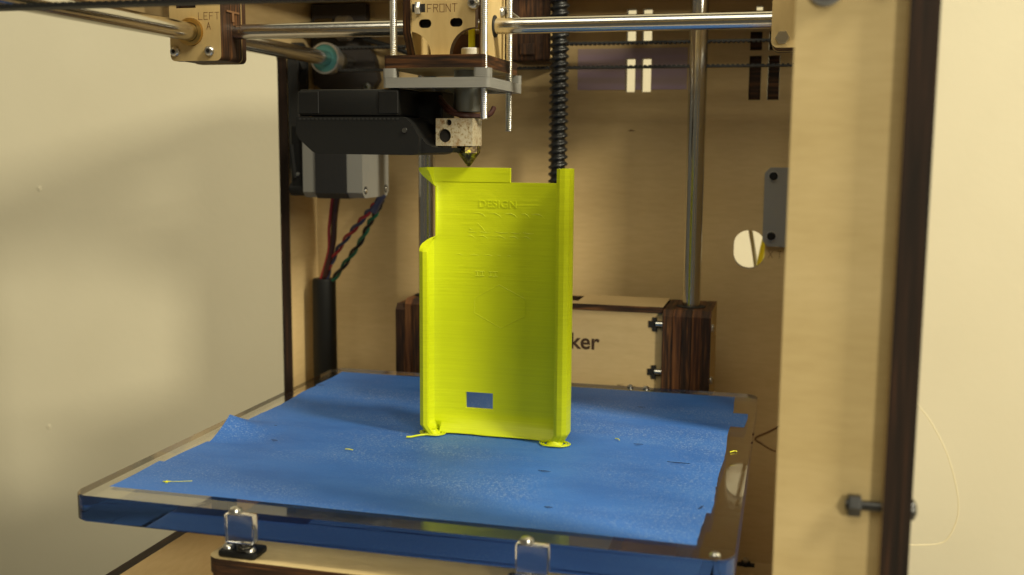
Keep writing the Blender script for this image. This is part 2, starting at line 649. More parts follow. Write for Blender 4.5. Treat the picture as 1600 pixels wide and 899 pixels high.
side_out = [(-29.5, ZB), (296 - 6.3, ZB), (296 - 6.3, ZT), (-29.5, ZT)]
op = rrect(-10, 253, -67, 174, 6)
bm = new()
plate(bm, 'YZ', [side_out, op], XL - 6, XL)
leftp = finish('side_panel', bm, [PLYY, CHD], F)
bm = new()
plate(bm, 'YZ', [side_out, rrect(-10, 130, -67, 174, 6)], XR, XR + 7)
rightp = finish('side_panel', bm, [PLYY, CHD], F)
bm = new()
plate(bm, 'XZ', [rrect(XL + .1, XR - .1, ZB, ZT), rrect(-28, 239.3, -67, 172, 4)], -26, -20)
frontp = finish('front_panel', bm, [PLYL, CHY], F)
sheet('floor_panel', 'XY', [rrect(XL + .1, XR - .1, -19.8, 289.8)], -119, -113, [PLY, CHZ], F)
sheet('added_shade_board', 'XY', [[(XL + .1, -19.8), (-6, -19.8), (-6, 246), (XR - .1, 246), (XR - .1, 289.8), (XL + .1, 289.8)]], 205, 211, [PLY, CHZ], F)  # unseen board added to shade the upper back panel and left strip
# bolts holding the panels
for z, x in ((29.6, 258.0), (163.0, 258.0)):
    bm = new()
    cyl(bm, (x - 1, -26.6, z), (XR + 7.1, -26.6, z), 1.35, 16)
    hex_nut(bm, (x - .4, -26.6, z), (1, 0, 0), 3.1, 3.2)
    lathe(bm, (XR + 7, -26.6, z), (1, 0, 0), [(0, 2.9), (.8, 2.7), (1.5, 1.4)], 18)
    b = finish('bolt', bm, BLACKST, frontp)
bm = new()
lathe(bm, (246.5, -26, 160.9), (0, -1, 0), [(0, 4.3), (0.9, 4.3)], 28)
socket_screw(bm, (246.5, -26.9, 160.9), (0, -1, 0), 2.7, 2.2, 0, 1)
finish('washer_bolt', bm, [ZINC, HOLEM], frontp)
bm = new()
hex_nut(bm, (223.4, 283.5, -113), (0, 0, 1), 3.0, 2.2, 1)
cyl(bm, (223.4, 283.5, -113), (223.4, 283.5, -109), 1.4, 12, 0)
box(bm, 218.5, 228.4, 281.5, 285.5, -113, -112, 0, 1, 1)
finish('floor_bolt', bm, [ZINC, BLACKM], F)

# limit-switch plate on the back panel
L = thing('switch_plate', 'grey metal plate with two black screws on the back panel beside the front post', 'metal plate', (245, 289.8, 68.6))
bm = new()
plate(bm, 'XZ', [[(228.6, 68.6), (262, 68.6), (262, 111.6), (228.6, 111.6), (225.8, 108.6), (225.8, 71.6)]], 287.2, 289.8)
finish('plate', bm, [PLATEM, ALU], L)
for z in (106.9, 74.3):
    bm = new()
    lathe(bm, (230.4, 287.2, z), (0, -1, 0), [(0, 2.75), (0.25, 2.75)], 24, 1)
    lathe(bm, (230.4, 287.0, z), (0, -1, 0), [(0, 2.3), (1.2, 2.2), (1.6, 1.7)], 24, 0)
    finish('screw', bm, [BLACKP, ALU], L)

# ------------------------------------------------------------------ z axis
for x, lab in ((47.4, 'vertical polished steel rod behind the left edge of the yellow print'), (192.1, 'vertical polished steel rod standing right of the yellow print')):
    bm = new()
    cyl(bm, (x, 243, -113), (x, 243, 204.5), 4.6, 32)
    tag(finish('guide_rod', bm, STEEL), lab, 'steel rod', 'vertical guide rods')
bm = new()
thread(bm, (120.4, 243), -112, 204, 5.1, 1.35, 3.7, 24, 10)
tag(finish('lead_screw', bm, BLACKST), 'black oiled threaded lead screw between the two vertical steel rods', 'lead screw')

# ------------------------------------------------------------------ build platform
P = thing('build_platform', 'clear acrylic build plate on a layered plywood carriage', 'build platform', (114, 120, -40))
bm = new()
t = bmesh.new()
pl = rrect(0, 228, 0, 224, 6, 6)
lo = [t.verts.new((u, v, -9.3)) for u, v in pl]
hi = [t.verts.new((u, v, 0)) for u, v in pl]
t.faces.new(hi)
t.faces.new(lo[::-1])
for k in range(len(pl)):
    j = (k + 1) % len(pl)
    t.faces.new([lo[k], lo[j], hi[j], hi[k]])
rim = [e for e in t.edges if len(e.link_faces) == 2 and any(abs(f.normal.z) > .9 or f.calc_area() > 5000 for f in e.link_faces)]
bmesh.ops.bevel(t, geom=rim, offset=0.35, segments=2, affect='EDGES')
t.faces.ensure_lookup_table()
top = max(t.faces, key=lambda f: (round(f.calc_center_median().z, 3), f.calc_area()))
oe = list(top.edges)
bmesh.ops.delete(t, geom=[top], context='FACES_ONLY')
zt = max(v.co.z for v in t.verts)
# the tape is glued on: under it the plate has no open air surface
hole = [(15, 11.5), (214.5, 11.5), (214.5, 212.5), (15, 212.5)]
hv = [t.verts.new((u, v, zt)) for u, v in hole]
he = [t.edges.new((hv[k], hv[(k + 1) % len(hv)])) for k in range(len(hv))]
bmesh.ops.triangle_fill(t, use_beauty=True, edges=oe + he)
merge(bm, t)
bmesh.ops.remove_doubles(bm, verts=bm.verts, dist=1e-5)
finish('acrylic_plate', bm, ACR, P)
sheet('carriage_board', 'XY', [rrect(53, 186, -1, 226, 5)], -22.6, -17, [PLYL, CHZ], P)
sheet('carriage_board', 'XY', [rrect(53.4, 185.4, -.5, 226, 5)], -29, -22.8, [PLYL, CHZ], P)

for dx in (0, 99.7):
    st = bpy.data.objects.new('levelling_post', None)
    st.empty_display_size = 0.005
    scene.collection.objects.link(st)
    st.parent = P
    st['_o'] = (67.5 + dx, -2.3, -17)
    st.location = (Vector(st['_o']) - Vector(P['_o'])) * S
    bm = new()
    box(bm, 62.6 + dx, 72.8 + dx, -4.4, -0.35, -9.6, .3, .4, 2)
    finish('clear_block', bm, ACR, st)
    bm = new()
    lathe(bm, (65.8 + dx, -2.2, .32), (0, 0, 1), [(0, 2.2), (.8, 2.25), (1.6, 1.9), (2.1, 1.0)], 20, 0)
    lathe(bm, (65.8 + dx, -2.2, 2.0), (0, 0, 1), [(0, .8), (.13, .8)], 6, 1)
    cyl(bm, (65.8 + dx, 1.6, -14.3), (65.8 + dx, 1.6, -9.4), 1.0, 12, 0)
    finish('screw', bm, [ZINC, HOLEM], st)
    bm = new()
    hp = [(66.5 + dx + 2.5 * math.cos(a), 2.2 + 2.5 * math.sin(a), -14.4 + a * 0.19) for a in [k * .35 for k in range(68)]]
    tube(bm, hp, 0.45, 6)
    finish('spring', bm, BLACKST, st)
    bm = new()
    box(bm, 57 + dx, 71 + dx, .2, 9.5, -16.95, -14.4, .9, 2)
    finish('foot', bm, BLACKP, st)
    for sx_, sy_ in ((59.6, 3.2), (68.3, 2.4)):
        bm = new()
        socket_screw(bm, (sx_ + dx, sy_, -14.4), (0, 0, 1), 1.9, 1.5)
        finish('foot_screw', bm, [ZINC, HOLEM], st)
for x, y in ((222.3, 3.2), (164.2, 222.4), (172.4, 221.2)):
    bm = new()
    lathe(bm, (x, y, .02), (0, 0, 1), [(0, 1.7), (.7, 1.7), (1.4, .9)], 18, 0)
    cyl(bm, (x, y, -1), (x, y, .02), .2, 8)
    finish('plate_screw', bm, ZINC, P)
bm = new()
lathe(bm, (47.5, 22, -17.0), (0, 0, 1), [(0, 3), (3, 4.6), (6.5, 4.6)], 8)
lathe(bm, (54, 22, -17.0), (0, 0, 1), [(0, 1.2), (1, 1.2)], 8)
finish('knob', bm, BLACKP, P)

# bearing housings: layers of charred plywood stacked side by side
for x0, side in ((179.3, 1), (35.0, -1)):
    lx = x0
    for k, w in enumerate((5.2, 4.6, 5.0, 4.8, 5.0)):
        ins = (0.0, 0.7, 0.15, 0.8, 0.0)[k]
        bm = new()
        zt = 40.0
        pts = [(226 + ins, -40), (267 - ins, -40), (267 - ins, zt), (229 + ins, zt), (226 + ins, zt - 3)]
        if side < 0 and k == 0:
            pts = [(226, -40), (267, -40), (267, zt - 3), (229, zt - 3), (226, zt - 6)]
        plate(bm, 'YZ', [pts], lx + .08, lx + w - .08)
        finish('housing_layer', bm, [PLYB if (k == 4 and side > 0) else CHX, CHR if k in (1, 3) else CHX], P)
        lx += w
    bm = new()
    lathe(bm, (x0 + 12.9, 243, 40), (0, 0, 1), [(0, 7.4), (.5, 7.4)], 28)
    finish('bearing_ring', bm, BLACKM, P)
bm = new()
box(bm, 47, 53, 234.5, 237.5, 40.0, 56)
finish('end_stop_tab', bm, BLACKM, P)
cross = new()
plate(cross, 'XZ', [rrect(60.2, 179.1, -40, 37.6), rrect(125.5, 131.4, 31.6, 36.0), rrect(125.5, 131.2, 6.2, 10.6)], 231, 236.5)
cross = finish('cross_plate', cross, [PLY, CHY], P)
sheet('cross_top', 'XY', [rrect(60.2, 179.1, 229.5, 264), rrect(70, 133, 240, 258)], 37.8, 41.0, [PLY, CHZ], P)
tx = text_mesh('lettering', 'Ultimaker', 11.8, 146.2, 17.0, 231.0, 0.08, SCORCH, cross, 'RIGHT', 0.26, 0.98)
for z in (31.8, 6.8):
    bm = new()
    box(bm, 171.8, 179, 230.4, 231.8, z - 1.7, z + 1.7, 0, 1, 0)
    box(bm, 173.8, 176.2, 230.2, 231.8, z - 3.6, z + 3.6, 0, 1, 0)
    cyl(bm, (175.6, 230.2, z + .3), (179, 230.2, z + .3), 1.4, 12, 1)
    finish('captive_nut', bm, [HOLEM, ZINC], cross)
for z in (31, 4):
    bm = new()
    socket_screw(bm, (203.9, 231.5, z), (1, 0, 0), 2.2, 1.4)
    finish('housing_screw', bm, [ZINC, HOLEM], P)

# ------------------------------------------------------------------ blue masking tape
T = thing('masking_tape', 'overlapping strips of blue masking tape covering the clear build plate', 'masking tape', (114, 110, 0.02))
strips = [  # y0, y1, x0, x1, z
    (68.0, 110.0, 13.6, 70.0, 0.04, 0),
    (181.0, 214.6, 8.6, 217.7, 0.10, 0), (157.5, 182.0, 9.6, 224.5, 0.20, 0), (106.5, 159.0, 10.5, 218.2, 0.30, 0),
    (70.0, 108.0, 12.8, 218.4, 0.40, 1), (40.0, 71.2, 11.0, 218.2, 0.50, 0), (9.5, 41.5, 9.0, 216.6, 0.60, 0)]
for y0, y1, x0, x1, z, flap in strips:
    bm = new()
    nx, ny = 70, 12
    rows = []
    for i in range(nx + 1):
        row = []
        for j in range(ny + 1):
            v = y0 + (y1 - y0) * j / ny
            xa = x0 + 0.5 * math.sin(v * .13 + z * 9) + .12 * math.sin(v * 2.3)
            xb = x1 + 0.4 * math.sin(v * .11 + z * 5) + .10 * math.sin(v * 2.9)
            u = xa + (xb - xa) * (i / nx) ** (1.6 if flap else 1.0)
            yy = v + .22 * math.sin(u * .05 + z * 30)
            h = z + 0.015 * math.sin(u * .21 + v * .3) + .01 * math.sin(u * .43 - v * .5)
            if flap:
                s = max(0.0, 1 - (u - xa) / 21.0)
                g = max(0.0, min((v - 71.5) / 17.5, (106 - v) / 17.0))
                lift = 7.2 * s ** 1.15 * g
                h += lift
                u -= .9 * s * g
            row.append(bm.verts.new((u, yy, h)))
        rows.append(row)
    for i in range(nx):
        for j in range(ny):
            bm.faces.new([rows[i][j], rows[i + 1][j], rows[i + 1][j + 1], rows[i][j + 1]])
    o = finish('tape_strip', bm, TAPE2 if 0.15 < z < .25 else TAPE, T, smooth=60)
    if flap:
        o['label'] = 'strip with its left end curled up off the plate'
for x, y, L_, a in ((202.1, 93.5, 9, -.05), (183.5, 115, 4, .1), (154.5, 68.9, 5, -.1), (17.6, 75.0, 5, -.35), (214.8, 44, 4, 1.2), (27, 100, 3, 0), (12.5, 178, 4, .1), (176, 178, 4, 0), (38, 79, 3, -.1), (165, 30, 3, 0)):
    bm = new()
    c, s = math.cos(a), math.sin(a)
    z = 1.06
    vs = [bm.verts.new((x + dx * c - dy * s, y + dx * s + dy * c, z)) for dx, dy in ((-L_ / 2, 0), (-L_ * .1, -.45), (L_ / 2, .05), (L_ * .1, .4))]
    f = bm.faces.new(vs)
    r = bmesh.ops.extrude_face_region(bm, geom=[f])
    for v in r['geom']:
        if isinstance(v, bmesh.types.BMVert):
            v.co.z -= .12
    finish('tear', bm, TAPED, T)

# scraps of filament on the plate
for pts, lab in (
        ([(25.0, 18.8, .9), (26.3, 18.5, 1.1), (27.2, 19.2, 1.0), (30, 20.2, .9), (34.5, 22.5, .8)], 'yellow filament scrap at the near left corner of the tape'),
        ([(71.5, 74.4, 1.2), (73, 74.2, 1.35), (75, 74.0, 1.2)], 'tiny yellow filament scrap on the tape left of the print'),
        ([(173, 121, .95), (174.3, 120, 1.1), (175, 119, .95)], 'tiny pale filament crumb on the tape right of the print'),
        ([(220.4, 115.6, .4), (222, 117.3, .6), (223, 117, .5), (222.6, 118.8, .45)], 'yellow filament crumb on bare acrylic near the right edge')):
    bm = new()
    n = len(pts)
    sp_ = spline(pts, 4)
    tube(bm, sp_, [.2 if k < 9 else .1 for k in range(len(sp_))], 6)
    if n == 5:
        lathe(bm, (26.4, 18.7, .65), (0, 0, 1), [(0, .5), (.4, .7), (.7, .3)], 10)
    tag(finish('filament_scrap', bm, FILAM), lab, 'filament scrap', 'filament scraps on the plate')

# ------------------------------------------------------------------ the yellow print
C = thing('printed_phone_case', 'bright yellow 3D-printed phone case standing upright on the blue tape', 'phone case', (125, 110, 0.9))
OUT = [(95.9, 103.9), (94.2, 103.6), (92.2, 105.2), (91.6, 108), (91.9, 112), (93.6, 115.6), (97.2, 117),
       (109.2, 117), (121.3, 117), (128.2, 117), (151.6, 117),
       (154.2, 115.6), (155.7, 112), (155.9, 108), (155.2, 105), (153.6, 103.5), (151.6, 103.3), (150.2, 104.2)]
INN = [(96.2, 105.0), (94.8, 105.9), (93.6, 107.5), (93.5, 109), (93.9, 112), (95.6, 114.2), (99.0, 115.2),
       (109.2, 115.2), (121.3, 115.2), (128.2, 115.2), (150.0, 115.2),
       (152.6, 114.2), (153.9, 112), (154.2, 109.4), (153.7, 106.8), (152.8, 105.7), (151.8, 105.4), (150.8, 105.6)]


def flange(z):
    if z > 105:
        return min(1, (z - 105) / 8.0)
    if z > 84.3:
        return 0.0
    if z > 78.5:
        return ((84.3 - z) / 5.8) ** .65
    return 1.0


def level(z, lo=0, hi=18):
    a = flange(z)
    ycut = 103 + (1 - a) ** 0.8 * 10.3
    res = []
    for src, inner in ((OUT, False), (INN, True)):
        lst = []
        for k, (x, y) in enumerate(src):
            if k <= 6:
                y = max(y, ycut + (.01 if inner else 0) * k)
                x = max(x, 90 + (1 - a) * (6.4 if not inner else 6.9))
            if z < 9 and inner and 6 <= k <= 10:
                y -= 5.0 * ((9 - z) / 8) ** 1.6
            if z < 5:
                t = (5 - z) / 4
                if k <= 5:
                    x += 2.6 * t
                    y += 0.9 * t
                if k >= 11:
                    x -= 2.4 * t
                    y += 0.9 * t
            lst.append((x, y))
        res.append(lst)
    o_, i_ = res
    return o_[lo:hi] + i_[lo:hi][::-1]


def loft(bm, zs, lo, hi, window=None, cap0=True, cap1=True):
    rings = [[bm.verts.new((x, y, z)) for x, y in level(z, lo, hi)] for z in zs]
    n = len(rings[0])
    for zi, (a, b) in enumerate(zip(rings, rings[1:])):
        for k in range(n):
            j = (k + 1) % n
            if window and abs(zs[zi] - window[0]) < .01 and (k == window[2] or k == n - 2 - window[2]):
                continue
            bm.faces.new([a[k], a[j], b[j], b[k]])
        if window and abs(zs[zi] - window[0]) < .01:
            k = window[2]
            kk = n - 2 - k
            q = [(a[k], a[k + 1], a[kk], a[kk + 1]), (b[k], b[k + 1], b[kk], b[kk + 1])]
            for r in q:
                bm.faces.new([r[0], r[1], r[2], r[3]])
            bm.faces.new([a[k], b[k], b[kk + 1], a[kk + 1]])
            bm.faces.new([a[k + 1], b[k + 1], b[kk], a[kk]])
    m = n // 2
    for ring, on in ((rings[0], cap0), (rings[-1], cap1)):
        if on:
            for k in range(m - 1):
                bm.faces.new([ring[k], ring[k + 1], ring[n - 2 - k], ring[n - 1 - k]])


bm = new()
zs = [1.0, 1.8, 2.6, 3.4, 4.2, 5, 6, 7.4, 9, 10.9, 18.0, 30, 45, 60, 72, 78.5, 79.5, 80.5, 81.6, 82.8, 83.6, 84.3, 95, 105, 106, 107]
loft(bm, zs, 0, 18, (10.9, 18.0, 7))
loft(bm, [106.8, 108, 109.5, 111, 112, 113], 0, 10, None, False, True)
loft(bm, [106.8, 113.1], 10, 18, None, False, True)
case = finish('case_shell', bm, YEL, C, smooth=30)
text_mesh('raised_word', 'DESIGN', 4.3, 123.0, 96.6, 115.2, 0.18, YEL, case, 'CENTER', 0.03, 1.12)
bm = new()


def ridge(bm, pts, r=0.17):
    tube(bm, [(x, 115.22, z) for x, z in pts], [0.08] + [r] * (len(pts) - 2) + [0.08] if len(pts) > 2 else r, 6)


for x0, w in ((112.6, 5.2), (119.2, 5.4), (126, 5.4), (133, 3.6), (137.6, 5.2)):
    ridge(bm, [(x0, 94.2), (x0 + w * .5, 94.3), (x0 + w * .8, 93.6), (x0 + w, 92.6)])
for x0, w in ((109.4, 4.0), (114.6, 4.2), (121.6, 5), (128, 4), (133.2, 4.2)):
    ridge(bm, [(x0, 84.6), (x0 + w * .5, 84.9), (x0 + w, 83.8)])
    ridge(bm, [(x0 + .5, 86.6), (x0 + w * .6, 86.2), (x0 + w + 1, 86.2)])
ridge(bm, [(114.2, 90.2), (116.5, 88.0), (117.8, 86.4)])
ridge(bm, [(110, 86), (111.2, 87.6), (112.2, 87.2)])
for x0, w in ((104.8, 3.4), (111, 4), (117.4, 3.6), (122.6, 2), (127, 2)):
    ridge(bm, [(x0, 76.6), (x0 + w * .5, 76.9), (x0 + w, 76.5)])
for x0, w in ((113.4, 1.7), (115.5, 1.9), (119.3, 1.5), (121.2, 2.0)):
    ridge(bm, [(x0, 69.8), (x0 + w, 69.9)], .25)
    ridge(bm, [(x0 + w * .5, 69.8), (x0 + w * .5, 68.2)], .25)
    ridge(bm, [(x0, 67.9), (x0 + w, 68.0)], .25)
finish('raised_marks', bm, YEL, case)
bm = new()
hexp = [(123.8, 64.5), (113.2, 58.5), (113.0, 52.2), (124.6, 46.2), (135.2, 51.8), (135.0, 59.0), (123.8, 64.5)]
for a, b in zip(hexp, hexp[1:]):
    ridge(bm, [a, b], .16)
finish('hexagon_outline', bm, YEL, case)
for cx, cy_, rx, ry in ((96.8, 108.0, 4.4, 3.8), (150.4, 106.0, 5.0, 4.0)):
    bm = new()
    for k, s in enumerate((.92, 1.08, 1.24)):
        pts = [(cx + rx * s * math.cos(a) + .25 * math.sin(5 * a + k), cy_ + ry * s * math.sin(a) + .2 * math.cos(4 * a), 1.12 + .06 * math.sin(3 * a)) for a in [i * math.pi / 24 for i in range(49)]]
        tube(bm, pts, .22, 6)
    lathe(bm, (cx, cy_, 1.0), (0, 0, 1), [(0, 3.5), (.3, 3.3), (.9, 2.4), (1.6, 2.0)], 20)
    finish('brim_loop', bm, YEL, C)
bm = new()
tube(bm, spline([(96, 104.5, 1.15), (92.5, 101.5, 1.2), (90.6, 98.9, 1.2), (88.8, 97.8, 1.3)], 5), .42, 6)
tube(bm, spline([(100.5, 109.5, 1.1), (110, 110.6, 1.15), (120, 109.8, 1.1), (133, 109.6, 1.2), (146, 108.6, 1.1)], 6), .28, 6)
finish('loose_strand', bm, YEL, C)

# ------------------------------------------------------------------ print head
H = thing('print_head', 'plywood print head with black fan, heater block and nozzle above the yellow case', 'print head', (110.6, 114, 113.3))
sheet('base_board', 'XY', [rrect(80.6, 122.6, 96.4, 148.5, 1.5)], 152.3, 157.4, [PLYL, CHZ], H)
bm = new()
plate(bm, 'XY', [rrect(80.4, 124.6, 95.6, 148, 1.6), rrect(86, 119.5, 101, 143, 1)], 144.6, 148.6, 0, 0)
for x0, x1, y0, y1 in ((80.4, 85.8, 95.6, 101), (118.2, 124.6, 95.6, 101.5), (119.5, 124.6, 144.6, 148), (80.4, 85.8, 143.4, 148)):
    plate(bm, 'XY', [rrect(x0, x1, y0, y1, 1.2)], 148.5, 152.2, 0, 0)
finish('fan_bracket', bm, GREYP, H)


def arc(cx, cz, rx, rz, a0, a1, n=8):
    return [(cx + rx * math.cos(math.radians(a0 + (a1 - a0) * k / n)), cz + rz * math.sin(math.radians(a0 + (a1 - a0) * k / n))) for k in range(n + 1)]


fp = [(91.0, 205), (91.0, 166.8)] + arc(89.8, 157.5, 9.2, 9.4, 83, 0) + arc(117.0, 157.5, 10.2, 10.6, 180, 90) + [(117.4, 168.1), (117.4, 205)]
bm = new()
plate(bm, 'XZ', [fp, rrect(94.0, 99.2, 168.2, 171.6, 1.65), rrect(107.0, 112.2, 168.4, 171.8, 1.65)], 101, 105)
fr = finish('front_board', bm, [PLYB, CHY], H)
for x0 in (94.0, 107.0):
    bm = new()
    box(bm, x0 + .05, x0 + 5.1, 103, 104.9, 168.3, 171.7)
    finish('slot_back', bm, HOLEM, fr)
engrave('engraved_word', 'FRONT', 97.6, 174.3, 3.0, 101.0, fr, 0.24, SCORCHL, 0.86)
bm = new()
box(bm, 91.2, 96.6, 100.9, 102, 174.4, 177.6, 0, 1, 1)
hex_nut(bm, (92.9, 100.9, 175.9), (1, 0, 0), 2.6, 2.1, 0)
finish('captive_nut', bm, [ZINC, HOLEM], fr)
bm = new()
socket_screw(bm, (116.6, 101, 177.4), (0, -1, 0), 2.5, 1.8)
finish('screw', bm, [ZINC, HOLEM], fr)
sheet('side_board', 'YZ', [[(100.4, 205), (100.4, 166.5), (106, 157.5), (144, 157.5), (144, 205)]], 87.4, 90.8, [PLYB, CHX], H)
bm = new()
plate(bm, 'YZ', [[(112.6, 205), (112.6, 157.5), (141, 157.5), (141, 205)], circ(125, 171, 4.6, 20)], 115.6, 118.6)
finish('side_board', bm, [PLYB, CHX], H)
bm = new()
lathe(bm, (118.2, 125, 171), (1, 0, 0), [(0, 4.5), (.8, 4.5), (.81, 3.2)], 24)
finish('rod_bushing', bm, BLACKM, H)
bm = new()
socket_screw(bm, (118.6, 135, 178), (1, 0, 0), 2.2, 1.6)
tube(bm, [(119.5, 136, 180), (122.5, 150, 177)], .5, 6, 0)
finish('screw', bm, [ZINC, HOLEM], H)
sheet('back_board', 'XZ', [[(90, 205), (90, 157.5), (113.4, 157.5), (113.4, 205)]], 137, 141, [CHY, CHY], H)
bm = new()
lathe(bm, (111.4, 116, 157.4), (0, 0, 1), [(0, 4.3), (3.6, 4.3), (4.0, 4.0)], 28)
finish('collet_ring', bm, WHITEP, H)
bm = new()
cyl(bm, (111.4, 116, 161.3), (111.4, 116, 204), 1.45, 12)
finish('feed_filament', bm, FILAM, H)
bm = new()
lathe(bm, (110.4, 115, 135.4), (0, 0, 1), [(0, 5.9), (.4, 6.2), (16.8, 6.2)], 12)
finish('heat_break_body', bm, ALUD, H)
bm = new()
lathe(bm, (110.4, 115, 134.9), (0, 0, 1), [(0, 4.2), (.5, 5.2)], 24)
finish('brass_ring', bm, BRASS, H)
bm = new()
cyl(bm, (110.4, 115, 132.8), (110.4, 115, 134.9), 3.2, 18)
tube(bm, spline([(96, 121, 140.5), (100, 114, 138), (105, 109, 135.2), (112, 109.5, 134), (118.5, 116, 134.5), (119.5, 121, 137.5)], 5), 1.1, 8)
tube(bm, spline([(96, 121, 142.2), (100, 114.5, 139.6), (104, 110, 137), (109, 110, 133.6)], 5), .9, 8)
finish('heater_cable', bm, WIRES['brown'], H)
bm = new()
plate(bm, 'XZ', [rrect(98.8, 114.4, 121.8, 132.9), circ(102.5, 125.9, 2.75, 24), circ(104.3, 131.2, 1.25, 16)], 107.4, 120.5, 0, 0)
hb = finish('heater_block', bm, HEAT, H)
bm = new()
cyl(bm, (102.5, 109.2, 125.9), (102.5, 120, 125.9), 2.7, 24)
cyl(bm, (104.3, 109.2, 131.2), (104.3, 120, 131.2), 1.2, 14)
finish('cartridge_end', bm, HOLEM, hb)
bm = new()
lathe(bm, (110.8, 114, 113.35), (0, 0, 1), [(0, .35), (.25, .7), (5.6, 4.6), (5.6, 4.9)], 24, 0, True)
lathe(bm, (110.8, 114, 118.9), (0, 0, 1), [(0, 4.9), (3.0, 4.9)], 6, 0)
finish('nozzle', bm, NOZ, H)
for x, y, z0, lab in ((83.8, 99.4, 157.4, 0), (121.6, 99.2, 132.4, 0), (121.9, 136, 128.2, 0)):
    bm = new()
    thread(bm, (x, y), z0, 205, 1.5, .22, .75, 14, 5)
    finish('threaded_rod', bm, ZINC, H)
# cooling fan with its duct
fanp = bpy.data.objects.new('cooling_fan', None)
fanp.empty_display_size = 0.01
scene.collection.objects.link(fanp)
fanp.parent = H
fanp['_o'] = (68, 116, 118)
fanp.location = (Vector(fanp['_o']) - Vector(H['_o'])) * S
bm = new()
box(bm, 43.4, 86.8, 96.2, 138, 133.6, 144.2, .9, 2)
finish('fan_frame', bm, BLACKP, fanp)
for x0, x1 in ((43.3, 52.5), (78.5, 86.9)):
    bm = new()
    box(bm, x0, x1, 95.7, 97, 134.4, 143.4, .3, 1)
    finish('fan_lug', bm, BLACKP, fanp)
bm = new()
plate(bm, 'XZ', [[(42.2, 133.2), (42.2, 126.8), (43.4, 124.2), (49.2, 119.2), (51.5, 118.2), (92, 118.0), (95.4, 118.6), (95.6, 125.2), (94.2, 127.6), (92.2, 130.8), (90.2, 132.6), (88.6, 133.2)]], 95.8, 138.4, 0, 0)
bmesh.ops.bevel(bm, geom=[e for e in bm.edges if e.calc_face_angle(0) > 1.2], offset=.8, segments=2, affect='EDGES')
finish('fan_duct', bm, BLACKP, fanp)
bm = new()
plate(bm, 'XZ', [[(95.2, 125.5), (95.2, 118.7), (108.6, 119.2), (109.2, 120.9), (100.5, 121.2), (97.4, 122.6)]], 99, 113, 0, 0)
finish('duct_spout', bm, BLACKP, fanp)
bm = new()
for k in range(24):
    box(bm, 43.6 + k * 1.85, 44.5 + k * 1.85, 95.55, 96, 132.0, 132.7)
finish('duct_stitches', bm, BLACKM, fanp)
bm = new()
lathe(bm, (89.6, 95.8, 127.8), (0, -1, 0), [(0, 1.2), (.6, 1.0)], 14)
finish('duct_screw', bm, DSTEEL, fanp)
bm = new()
box(bm, 84, 97, 121, 138, 127, 144.4, .6, 1)
finish('fan_mount', bm, BLACKP, fanp)

# ------------------------------------------------------------------ gantry rods, blocks, belts
bm = new()
cyl(bm, (-8, 125, 171), (238, 125, 171), 3.25, 32)
tag(finish('cross_rod', bm, STEELX), 'polished steel cross rod running through the print head', 'steel rod')
bm = new()
cyl(bm, (-14.7, -19.9, 170), (-14.7, 289.8, 170), 4.0, 32)
tag(finish('side_rod', bm, STEELX), 'steel rod at upper left passing through the LEFT A block', 'steel rod', 'side rods')
bm = new()
cyl(bm, (250, -19.9, 170), (250, 289.8, 170), 4.0, 32)
tag(finish('side_rod', bm, STEELX), 'steel rod at upper right passing through the plywood block behind the post', 'steel rod', 'side rods')
bm = new()
cyl(bm, (XL + .1, 271, 188.5), (XR - .1, 271, 188.5), 4.0, 24)
tag(finish('rear_rod', bm, DSTEEL), 'dark steel rod along the top of the back panel, behind the print head', 'steel rod')

BL = thing('sliding_block', 'layered plywood sliding block engraved LEFT A with brass bushing', 'sliding block', (-12.5, 123, 157.6))
for k, (y0, y1) in enumerate(((112, 115.6), (115.8, 120.6), (120.8, 125.4), (125.6, 130.2), (130.4, 134))):
    bm = new()
    a = 0 if k in (0, 4) else .25
    poly = rrect(-25 + a, -0.3 - a, 157.7 + a, 200, 2.4)
    hole = circ(-14.7, 170, 6.0 if k == 0 else 5.0, 24)
    hs = [poly, hole]
    if k == 0:
        hs.append(rrect(-21.5, -12.0, 180.2, 186))
    plate(bm, 'XZ', hs, y0, y1)
    finish('block_layer', bm, [PLYB if k in (0, 4) else CHY, CHY], BL)
bm = new()
plate(bm, 'XZ', [circ(-14.7, 170, 5.9, 28), circ(-14.7, 170, 4.15, 28)], 110.6, 133, 0, 0)
finish('brass_bushing', bm, BRASS, BL)
engrave('engraved_word', 'LEFT', -10.8, 175.2, 2.9, 112.0, BL, .24, SCORCHL, 0.92)
engrave('engraved_letter', 'A', -6.9, 171.0, 2.9, 112.0, BL, .24, SCORCHL)
for x, z in ((-22.6, 161.8), (-5.8, 161.8)):
    bm = new()
    socket_screw(bm, (x, 112, z), (0, -1, 0), 2.3, 1.7)
    finish('screw', bm, [ZINC, HOLEM], BL)
bm = new()
box(bm, -.35, .05, 117.2, 128, 178.9, 179.7)
box(bm, -.35, .1, 121.6, 123.4, 175.0, 179.0, .1, 1)
finish('clamp_slot', bm, SCORCHL, BL)

